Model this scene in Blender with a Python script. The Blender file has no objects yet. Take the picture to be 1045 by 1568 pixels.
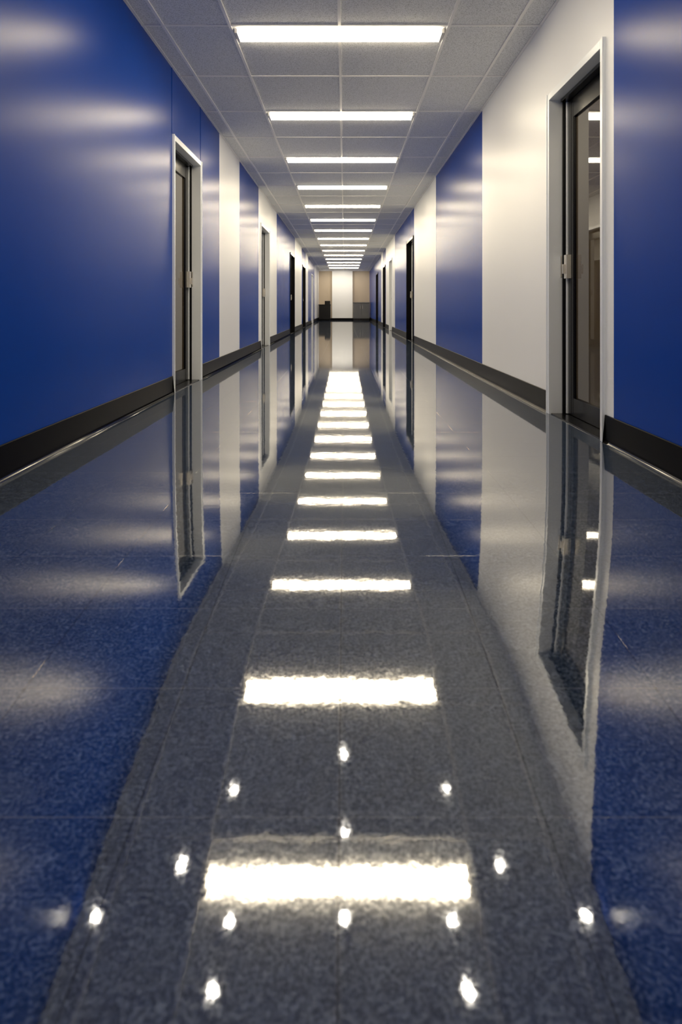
import bpy, math
from mathutils import Vector

# ---------------------------------------------------------------- constants
XL, XR = -1.37, 1.33
CAMH = 0.69
CEIL = 2.59
Y0, Y1 = -3.8, 36.3
DOOR_H = 2.065

sc = bpy.context.scene
sc.view_settings.view_transform = 'Standard'
sc.view_settings.look = 'None'
sc.view_settings.exposure = 0.78

# gentle ramp of the floor close to the near end of the corridor, added to line up the light reflections
SL = [(-4, 0), (0.0, 0.0), (0.35, 1.5), (0.7, 3.0), (1.0, 3.9), (1.4, 4.1), (1.7, 2.8), (2.05, 1.4), (2.45, .6), (2.9, .2), (3.3, 0), (40, 0)]
def slope(y):
    for (a, sa), (b, sb) in zip(SL, SL[1:]):
        if a <= y <= b:
            return sa + (sb - sa) * (y - a) / (b - a)
    return 0
_tab = {}
_h = 0.0; _n = 340
_tab[_n] = 0.0
for i in range(_n - 1, -1, -1):
    _h -= math.tan(math.radians(slope((i + .5) / 100))) * 0.01
    _tab[i] = _h
def fh(y):
    if y >= 3.4: return 0.0
    if y <= 0: return _tab[0]
    k = y * 100; i = int(k); t = k - i
    return _tab[i] * (1 - t) + _tab[min(i + 1, 340)] * t

# ---------------------------------------------------------------- materials
def mat(name, col, rough=.5, metal=0, ior=1.5, emit=None, es=0, coat=0):
    m = bpy.data.materials.new(name); m.use_nodes = True
    b = m.node_tree.nodes['Principled BSDF']
    b.inputs['Base Color'].default_value = (*col, 1)
    b.inputs['Roughness'].default_value = rough
    b.inputs['Metallic'].default_value = metal
    b.inputs['IOR'].default_value = ior
    b.inputs['Coat Weight'].default_value = coat
    if emit:
        b.inputs['Emission Color'].default_value = (*emit, 1)
        b.inputs['Emission Strength'].default_value = es
    return m

def add_noise_bump(m, scale, dist, strength=1.0, detail=3, colvar=0.0):
    nt = m.node_tree; N = nt.nodes; L = nt.links
    b = N['Principled BSDF']
    tc = N.new('ShaderNodeTexCoord')
    no = N.new('ShaderNodeTexNoise'); no.inputs['Scale'].default_value = scale; no.inputs['Detail'].default_value = detail
    L.new(tc.outputs['Object'], no.inputs['Vector'])
    bp = N.new('ShaderNodeBump'); bp.inputs['Strength'].default_value = strength; bp.inputs['Distance'].default_value = dist
    L.new(no.outputs['Fac'], bp.inputs['Height']); L.new(bp.outputs['Normal'], b.inputs['Normal'])
    if colvar:
        c = b.inputs['Base Color'].default_value[:]
        mx = N.new('ShaderNodeMix'); mx.data_type = 'RGBA'
        mx.inputs[6].default_value = (*[v * (1 - colvar) for v in c[:3]], 1)
        mx.inputs[7].default_value = (*[min(1, v * (1 + colvar)) for v in c[:3]], 1)
        L.new(no.outputs['Fac'], mx.inputs[0]); L.new(mx.outputs[2], b.inputs['Base Color'])
    return m

M = {}
M['blue'] = add_noise_bump(mat('blue_wall_paint', (0.0, 0.046, 0.34), .27, ior=1.165), 90, .0004, .4, 4)
M['white'] = add_noise_bump(mat('white_wall_paint', (0.87, 0.89, 0.92), .36, ior=1.38), 90, .0005, .4, 4)
M['base'] = mat('black_rubber_baseboard', (0.002, 0.002, 0.003), .3, ior=1.12)
M['toe'] = mat('baseboard_toe', (0.012, 0.011, 0.010), .12, ior=1.7)
M['steel'] = add_noise_bump(mat('satin_steel_frame', (0.87, 0.91, 0.96), .34, metal=.25), 200, .0001, .3)
M['black'] = mat('black_door_paint', (0.004, 0.004, 0.005), .22, ior=1.3)
M['glass'] = mat('tinted_door_glass', (0.075, 0.058, 0.038), .012, ior=2.1)
M['chrome'] = mat('brushed_chrome', (0.88, 0.84, 0.76), .25, metal=.7)
M['tbar'] = mat('ceiling_grid_paint', (0.93, 0.92, 0.91), .4)
M['led'] = mat('led_diffuser', (.9, .9, .9), .5, emit=(1.0, 0.85, 0.60), es=19.0)
M['spot'] = mat('downlight_lens', (.9, .9, .9), .5, emit=(1.0, 0.93, 0.80), es=18.0)
M['trimw'] = mat('white_fixture_trim', (0.75, 0.74, 0.72), .4)
M['grey'] = add_noise_bump(mat('grey_laminate', (0.12, 0.125, 0.13), .35), 40, .0002, .3, colvar=.1)
M['beige'] = mat('beige_wall_paint', (0.48, 0.40, 0.31), .5)

# ceiling tile
m = mat('acoustic_ceiling_tile', (0.5, 0.49, 0.47), .85)
nt = m.node_tree; N = nt.nodes; L = nt.links; b = N['Principled BSDF']
tc = N.new('ShaderNodeTexCoord')
n1 = N.new('ShaderNodeTexNoise'); n1.inputs['Scale'].default_value = 160; n1.inputs['Detail'].default_value = 4
L.new(tc.outputs['Object'], n1.inputs['Vector'])
cr = N.new('ShaderNodeValToRGB'); cr.color_ramp.elements[0].position = .36; cr.color_ramp.elements[0].color = (.48, .495, .51, 1)
cr.color_ramp.elements[1].position = .50; cr.color_ramp.elements[1].color = (.82, .835, .86, 1)
L.new(n1.outputs['Fac'], cr.inputs['Fac']); L.new(cr.outputs['Color'], b.inputs['Base Color'])
bp = N.new('ShaderNodeBump'); bp.inputs['Distance'].default_value = .002; bp.inputs['Strength'].default_value = .4
L.new(n1.outputs['Fac'], bp.inputs['Height']); L.new(bp.outputs['Normal'], b.inputs['Normal'])
M['tile'] = m

# polished floor : 12-inch vinyl tiles, mottled, under glossy polish
m = mat('polished_vinyl_floor', (0.05, 0.055, 0.065), .03, ior=3.8)
nt = m.node_tree; N = nt.nodes; L = nt.links; b = N['Principled BSDF']
tc = N.new('ShaderNodeTexCoord'); OBJ = tc.outputs['Object']
sep = N.new('ShaderNodeSeparateXYZ'); L.new(OBJ, sep.inputs[0])
def math_n(op, a, bb=None):
    n = N.new('ShaderNodeMath'); n.operation = op
    for i, v in enumerate((a, bb)):
        if v is None: continue
        if isinstance(v, (int, float)): n.inputs[i].default_value = v
        else: L.new(v, n.inputs[i])
    return n.outputs[0]
def joint(src, off, pitch):
    a = math_n('ADD', src, off)
    p = math_n('PINGPONG', a, pitch / 2)
    return math_n('LESS_THAN', p, 0.0012)
jx = joint(sep.outputs['X'], 0.0 + .008, .305)
jy = joint(sep.outputs['Y'], -0.10, .305)
jj = math_n('MAXIMUM', jx, jy)
sp = N.new('ShaderNodeTexNoise'); sp.inputs['Scale'].default_value = 170; sp.inputs['Detail'].default_value = 4; sp.inputs['Roughness'].default_value = .55; L.new(OBJ, sp.inputs['Vector'])
cr = N.new('ShaderNodeValToRGB')
e = cr.color_ramp.elements
e[0].position = .35; e[0].color = (.008, .016, .036, 1)
e[1].position = .70; e[1].color = (.12, .155, .215, 1)
e.new(.5).color = (.026, .040, .072, 1)
L.new(sp.outputs['Fac'], cr.inputs['Fac'])
# broad mottling from wear
bn = N.new('ShaderNodeTexNoise'); bn.inputs['Scale'].default_value = 38; bn.inputs['Detail'].default_value = 3; L.new(OBJ, bn.inputs['Vector'])
bm = N.new('ShaderNodeMapRange'); bm.inputs[1].default_value = .3; bm.inputs[2].default_value = .7; bm.inputs[3].default_value = .75; bm.inputs[4].default_value = 1.3
L.new(bn.outputs['Fac'], bm.inputs[0])
vm = N.new('ShaderNodeVectorMath'); vm.operation = 'SCALE'; L.new(cr.outputs['Color'], vm.inputs[0]); L.new(bm.outputs[0], vm.inputs['Scale'])
mx = N.new('ShaderNodeMix'); mx.data_type = 'RGBA'; mx.inputs[7].default_value = (.006, .006, .008, 1)
L.new(vm.outputs[0], mx.inputs[6]); L.new(math_n('MULTIPLY', jx, .9), mx.inputs[0])
mx2 = N.new('ShaderNodeMix'); mx2.data_type = 'RGBA'; mx2.inputs[7].default_value = (.20, .21, .23, 1)
L.new(mx.outputs[2], mx2.inputs[6]); L.new(math_n('MULTIPLY', jy, .5), mx2.inputs[0]); L.new(mx2.outputs[2], b.inputs['Base Color'])
# polish reflects a little less over the darker chips and in the joints
sl = N.new('ShaderNodeMapRange'); sl.inputs[1].default_value = .35; sl.inputs[2].default_value = .65; sl.inputs[3].default_value = .37; sl.inputs[4].default_value = .58
L.new(sp.outputs['Fac'], sl.inputs[0])
L.new(math_n('SUBTRACT', sl.outputs[0], math_n('MULTIPLY', jx, .18)), b.inputs['Specular IOR Level'])
w = N.new('ShaderNodeTexNoise'); w.inputs['Scale'].default_value = 26; w.inputs['Detail'].default_value = 3; L.new(OBJ, w.inputs['Vector'])
b1 = N.new('ShaderNodeBump'); b1.inputs['Distance'].default_value = .00009; b1.inputs['Strength'].default_value = 1
L.new(w.outputs['Fac'], b1.inputs['Height'])
b2 = N.new('ShaderNodeBump'); b2.inputs['Distance'].default_value = .0003; b2.inputs['Strength'].default_value = .4; b2.invert = True
L.new(jj, b2.inputs['Height']); L.new(b1.outputs['Normal'], b2.inputs['Normal'])
L.new(b2.outputs['Normal'], b.inputs['Normal'])
rr = N.new('ShaderNodeMapRange'); rr.inputs[1].default_value = .3; rr.inputs[2].default_value = .7; rr.inputs[3].default_value = .018; rr.inputs[4].default_value = .048
L.new(sp.outputs['Fac'], rr.inputs[0]); L.new(rr.outputs[0], b.inputs['Roughness'])
M['floor'] = m

# ---------------------------------------------------------------- builder
class MB:
    def __init__(s): s.v = []; s.f = []; s.m = []; s.mats = []; s.smooth = []
    def mi(s, k):
        if k not in s.mats: s.mats.append(k)
        return s.mats.index(k)
    def box(s, x0, x1, y0, y1, z0, z1, k):
        if x0 > x1: x0, x1 = x1, x0
        n = len(s.v)
        s.v += [(x, y, z) for z in (z0, z1) for y in (y0, y1) for x in (x0, x1)]
        for q in ((0, 2, 3, 1), (4, 5, 7, 6), (0, 1, 5, 4), (2, 6, 7, 3), (0, 4, 6, 2), (1, 3, 7, 5)):
            s.f.append([n + i for i in q]); s.m.append(s.mi(k)); s.smooth.append(False)
    def quad(s, pts, k):
        n = len(s.v); s.v += pts; s.f.append([n, n + 1, n + 2, n + 3][:len(pts)]); s.m.append(s.mi(k)); s.smooth.append(False)
    def ring(s, cx, cy, z0, z1, r0, r1, k, seg=32):
        n = len(s.v)
        for i in range(seg):
            a = 2 * math.pi * i / seg
            s.v += [(cx + r0 * math.cos(a), cy + r0 * math.sin(a), z0), (cx + r1 * math.cos(a), cy + r1 * math.sin(a), z1)]
        for i in range(seg):
            j = (i + 1) % seg
            s.f.append([n + 2 * i, n + 2 * j, n + 2 * j + 1, n + 2 * i + 1]); s.m.append(s.mi(k)); s.smooth.append(True)
    def disc(s, cx, cy, z, r, k, seg=32):
        n = len(s.v)
        s.v += [(cx + r * math.cos(-2 * math.pi * i / seg), cy + r * math.sin(-2 * math.pi * i / seg), z) for i in range(seg)]
        s.f.append(list(range(n, n + seg))); s.m.append(s.mi(k)); s.smooth.append(False)
    def build(s, name, bevel=0):
        me = bpy.data.meshes.new(name); me.from_pydata(s.v, [], s.f)
        for k in s.mats: me.materials.append(M[k])
        for p, mi, sm in zip(me.polygons, s.m, s.smooth): p.material_index = mi; p.use_smooth = sm
        me.update()
        o = bpy.data.objects.new(name, me); sc.collection.objects.link(o)
        if bevel:
            bv = o.modifiers.new('bevel', 'BEVEL'); bv.width = bevel; bv.segments = 2; bv.limit_method = 'ANGLE'
        return o

# ---------------------------------------------------------------- floor
me = bpy.data.meshes.new('floor')
ys = [Y0 - .2] + [i * .02 for i in range(-5, 181)] + [Y1 + .3]
xs = [XL - .25, XL, -.7, 0, .7, XR, XR + .25]
vs = [(x, y, fh(y)) for y in ys for x in xs]
fs = []
nx = len(xs)
for i in range(len(ys) - 1):
    for j in range(nx - 1):
        a = i * nx + j; fs.append([a, a + 1, a + nx + 1, a + nx])
me.from_pydata(vs, [], fs); me.materials.append(M['floor'])
for p in me.polygons: p.use_smooth = True
fl = bpy.data.objects.new('floor', me); sc.collection.objects.link(fl)

# ---------------------------------------------------------------- walls
left_panels = [(Y0, 7.46, 'blue'), (7.46, 8.89, 'white'), (8.89, 10.85, 'blue'), (10.85, 13.77, 'white'), (13.77, 18.8, 'blue'),
               (18.8, 21.8, 'white'), (21.8, 24.0, 'blue'), (24.0, 25.6, 'white'), (25.6, 31.0, 'blue'), (31.0, Y1, 'white')]
right_panels = [(Y0, 3.37, 'blue'), (3.37, 6.59, 'white'), (6.59, 9.93, 'blue'), (9.93, 13.05, 'white'), (13.05, 18.0, 'blue'),
                (18.0, 22.0, 'white'), (22.0, 23.6, 'blue'), (23.6, 24.8, 'white'), (24.8, Y1, 'blue')]
left_doors = [(5.42, 6.48, 'steel'), (11.1, 12.35, 'steel'), (17.1, 18.5, 'black'), (22.2, 23.6, 'black'), (28.0, 29.4, 'steel')]
right_doors = [(3.47, 4.44, 'steel'), (13.1, 14.5, 'black'), (19.0, 20.2, 'steel'), (22.2, 23.4, 'black'), (27.0, 28.6, 'black')]

def wall(name, xw, s, panels, doors):
    b = MB()
    for (a, c, k) in panels:
        cuts = sorted([a, c] + [v for d in doors for v in d[:2] if a < v < c])
        for p, q in zip(cuts, cuts[1:]):
            mid = (p + q) / 2
            z0 = -.2
            if any(d[0] <= mid <= d[1] for d in doors): z0 = DOOR_H
            b.box(xw, xw + s * .22, p, q, z0, CEIL + .05, k)
    return b.build(name)
wall('wall_left', XL, -1, left_panels, left_doors)
wall('wall_right', XR, 1, right_panels, right_doors)

def baseboard(name, xw, s, doors):
    b = MB()
    segs = []; p = Y0
    for d in doors: segs.append((p, d[0])); p = d[1]
    segs.append((p, Y1))
    # profile (distance from wall, height above floor)
    prof = [(0, .142), (.004, .142), (.006, .139), (.007, .022), (.009, .012), (.014, .005), (.019, .001), (.019, -.01)]
    for (a, c) in segs:
        yy = [a] + [v for v in [i * .1 for i in range(-38, 36)] if a < v < c] + [c]
        n = len(b.v)
        for y in yy:
            for (d, z) in prof: b.v.append((xw - s * d, y, z + fh(y)))
        P = len(prof)
        for i in range(len(yy) - 1):
            for j in range(P - 1):
                q = [n + i * P + j, n + i * P + j + 1, n + (i + 1) * P + j + 1, n + (i + 1) * P + j]
                if s > 0: q = q[::-1]
                b.f.append(q); b.m.append(b.mi('toe' if j >= 4 else 'base')); b.smooth.append(j >= 3)
        b.f.append([n + j for j in range(P)]); b.m.append(0); b.smooth.append(False)
        b.f.append([n + (len(yy) - 1) * P + j for j in range(P)]); b.m.append(0); b.smooth.append(False)
    return b.build(name)
baseboard('baseboard_left', XL, -1, left_doors)
baseboard('baseboard_right', XR, 1, right_doors)

# vertical seam trims
b = MB()
b.box(XL, XL + .003, 5.405, 5.42, DOOR_H, CEIL, 'blue')
b.box(XL, XL + .003, 6.48, 6.49, DOOR_H, CEIL, 'blue')
b.build('trim_1')

def door(idx, xw, s, y0, y1, frame):
    b = MB()
    X = lambda d: xw + s * d
    J = .045
    H = DOOR_H
    # frame: jambs and head with a proud casing lip
    for (a, c) in ((y0, y0 + J), (y1 - J, y1)):
        b.box(X(-.014), X(.10), a, c, 0, H, frame)
    b.box(X(-.014), X(.10), y0 + J, y1 - J, H - J, H, frame)
    # casing returns
    b.box(X(-.02), X(-.014), y0, y0 + .012, 0, H, frame)
    b.box(X(-.02), X(-.014), y1 - .012, y1, 0, H, frame)
    # black stops (rebate)
    for (a, c) in ((y0 + J, y0 + J + .02), (y1 - J - .02, y1 - J)):
        b.box(X(.070), X(.20), a, c, 0, H - J, 'black')
    b.box(X(.055), X(.20), y0 + J + .02, y1 - J - .02, H - J - .02, H - J, 'black')
    # steel edge strip
    b.box(X(.086), X(.10), y1 - J - .040, y1 - J - .03, 0.01, H - J - .02, 'steel')
    # leaf
    a, c = y0 + J + .022, y1 - J - .022
    ST = .11
    b.box(X(.10), X(.145), a, a + ST, .008, H - J - .022, 'black')
    b.box(X(.10), X(.145), c - ST, c, .008, H - J - .022, 'black')
    b.box(X(.10), X(.145), a + ST, c - ST, H - J - .022 - .12, H - J - .022, 'black')
    b.box(X(.10), X(.145), a + ST, c - ST, .008, .12, 'black')
    b.box(X(.115), X(.13), a + ST, c - ST, .12, H - J - .142, 'glass')
    # glazing beads
    for (p, q) in ((a + ST, a + ST + .012), (c - ST - .012, c - ST)):
        b.box(X(.104), X(.115), p, q, .12, H - J - .142, 'black')
    b.box(X(.15), X(.2), y0 + J, y1 - J, -.1, H - J, 'black')
    # threshold
    b.box(X(-.0), X(.2), y0 + J, y1 - J, -.05, .006, 'black')
    # latch case with a short thumb turn
    b.box(X(.068), X(.10), c - .075, c - .025, .87, 1.02, 'chrome')
    b.box(X(.05), X(.068), c - .058, c - .042, .90, .96, 'chrome')
    # strike plate on jamb
    b.box(X(.06), X(.085), y1 - J - .004, y1 - J, .88, 1.02, 'chrome')
    return b.build('door_%d' % idx, bevel=.002)
k = 1
for d in left_doors: door(k, XL, -1, *d); k += 1
for d in right_doors: door(k, XR, 1, *d); k += 1

# ---------------------------------------------------------------- ceiling
b = MB(); b.box(XL - .2, XR + .2, Y0 - .2, Y1 + .3, CEIL, CEIL + .06, 'tile'); b.build('ceiling')
b = MB()
CX = -0.035
for gx in (-1.19, -.74, 0, .74, 1.19):
    b.box(CX + gx - .010, CX + gx + .010, Y0, Y1, CEIL - .008, CEIL + .001, 'tbar')
gy = 4.60 - 1.01 * 8
while gy < Y1:
    b.box(XL, XR, gy - .009, gy + .009, CEIL - .007, CEIL + .001, 'tbar'); gy += 1.01
# wall angle
b.box(XL, XL + .02, Y0, Y1, CEIL - .005, CEIL, 'tbar'); b.box(XR - .02, XR, Y0, Y1, CEIL - .005, CEIL, 'tbar')
b.build('ceiling_grid')

ly = [-2.7, -.68, 1.34, 3.36] + [4.75 + 2.02 * i for i in range(15)]  # bars behind the nearest mirrored one are unseen, added for illumination
for y in ly:
    b = MB()
    x0, x1 = CX - .70, CX + .70; h = .086 if y > 3.5 else .052
    # low-profile surface fixture: white end caps and a luminous prismatic lens, with glowing edges added to brighten the ceiling
    z1, z0 = CEIL - .004, CEIL - .026
    b.box(x0 - .018, x0, y - h, y + h, z0 - .002, CEIL, 'trimw'); b.box(x1, x1 + .018, y - h, y + h, z0 - .002, CEIL, 'trimw')
    b.box(x0, x1, y - h + .005, y + h - .005, CEIL - .004, CEIL, 'trimw')
    b.quad([(x0, y - h + .012, z0), (x0, y + h - .012, z0), (x1, y + h - .012, z0), (x1, y - h + .012, z0)], 'led')
    b.quad([(x0, y - h, z1), (x0, y - h + .012, z0), (x1, y - h + .012, z0), (x1, y - h, z1)], 'led')
    b.quad([(x0, y + h - .012, z0), (x0, y + h, z1), (x1, y + h, z1), (x1, y + h - .012, z0)], 'led')
    b.build('linear_ceiling_light')

for (x, y) in [(-.69, 3.9), (.63, 3.9), (0, 3.62), (-.9, 3.45), (.86, 3.45), (0, 3.2), (-.59, 3.18), (.55, 3.18), (-1.28, 3.2), (1.24, 3.2), (-.62, 2.9), (.58, 2.9), (-.01, 4.18)]:
    b = MB()
    b.ring(x, y, CEIL - .006, CEIL - .006, .046, .029, 'trimw'); b.ring(x, y, CEIL - .0, CEIL - .006, .047, .046, 'trimw')
    b.ring(x, y, CEIL - .006, CEIL - .003, .029, .025, 'trimw'); b.disc(x, y, CEIL - .003, .025, 'spot')
    b.build('recessed_downlight')

# ---------------------------------------------------------------- ends
b = MB(); b.box(XL - .2, XR + .2, Y0 - .2, Y0, -.2, CEIL + .05, 'white'); b.build('wall_back')
b = MB()
b.box(XL - .2, XR + .2, Y1, Y1 + .2, -.05, CEIL + .05, 'beige')
b.box(-.66, .42, Y1 - .25, Y1, -.0, CEIL, 'white')
b.build('wall_front')
b = MB(); b.box(XL, XR, Y1 - .27, Y1 - .25, 0, .1, 'base'); b.build('baseboard_front')
b = MB()
b.box(.44, 1.28, 34.9, 35.5, .10, .88, 'grey'); b.box(.42, 1.31, 34.87, 35.52, .88, .93, 'grey'); b.box(.46, 1.26, 34.95, 35.5, 0, .10, 'black')
for i in range(2):
    b.box(.45 + i * .42, .45 + i * .42 + .4, 34.885, 34.9, .13, .86, 'grey'); b.box(.8 + i * .12, .815 + i * .12, 34.86, 34.885, .6, .75, 'chrome')
b.build('storage_cabinet', .004)
b = MB()
b.box(-1.32, -.72, 34.9, 35.5, .06, .78, 'black'); b.box(-1.34, -.70, 34.87, 35.52, .78, .82, 'black'); b.box(-1.28, -.76, 34.95, 35.45, 0, .06, 'base')
b.box(-1.02, -.74, 35.0, 35.3, .82, 1.0, 'black')
b.build('waste_bin_cabinet', .004)

# ---------------------------------------------------------------- real lamps washing the end wall
for i, x in enumerate((-.95, -.1, .85)):
    ld = bpy.data.lights.new('wall_washer', 'SPOT'); ld.energy = 24; ld.color = (1, .88, .68); ld.spot_size = 2.2; ld.spot_blend = .8; ld.shadow_soft_size = .04
    lo = bpy.data.objects.new('wall_washer_lamp', ld); sc.collection.objects.link(lo); lo.location = (x, 34.9, CEIL - .03)
    lo.rotation_euler = (math.radians(40), 0, 0)

wd = bpy.data.worlds.new('world'); sc.world = wd; wd.use_nodes = True
wd.node_tree.nodes['Background'].inputs[0].default_value = (.02, .02, .025, 1)

# ---------------------------------------------------------------- camera
cd = bpy.data.cameras.new('camera'); co = bpy.data.objects.new('camera', cd); sc.collection.objects.link(co)
co.location = (0, 0, CAMH); co.rotation_euler = (math.radians(90), 0, 0)
cd.sensor_fit = 'VERTICAL'; cd.sensor_height = 36; cd.sensor_width = 24; cd.lens = 24
cd.shift_y = -314 / 1568; cd.shift_x = -5.5 / 1568
cd.clip_start = .02; cd.clip_end = 100
cd.dof.use_dof = True; cd.dof.focus_distance = 7; cd.dof.aperture_fstop = 4.5
sc.camera = co
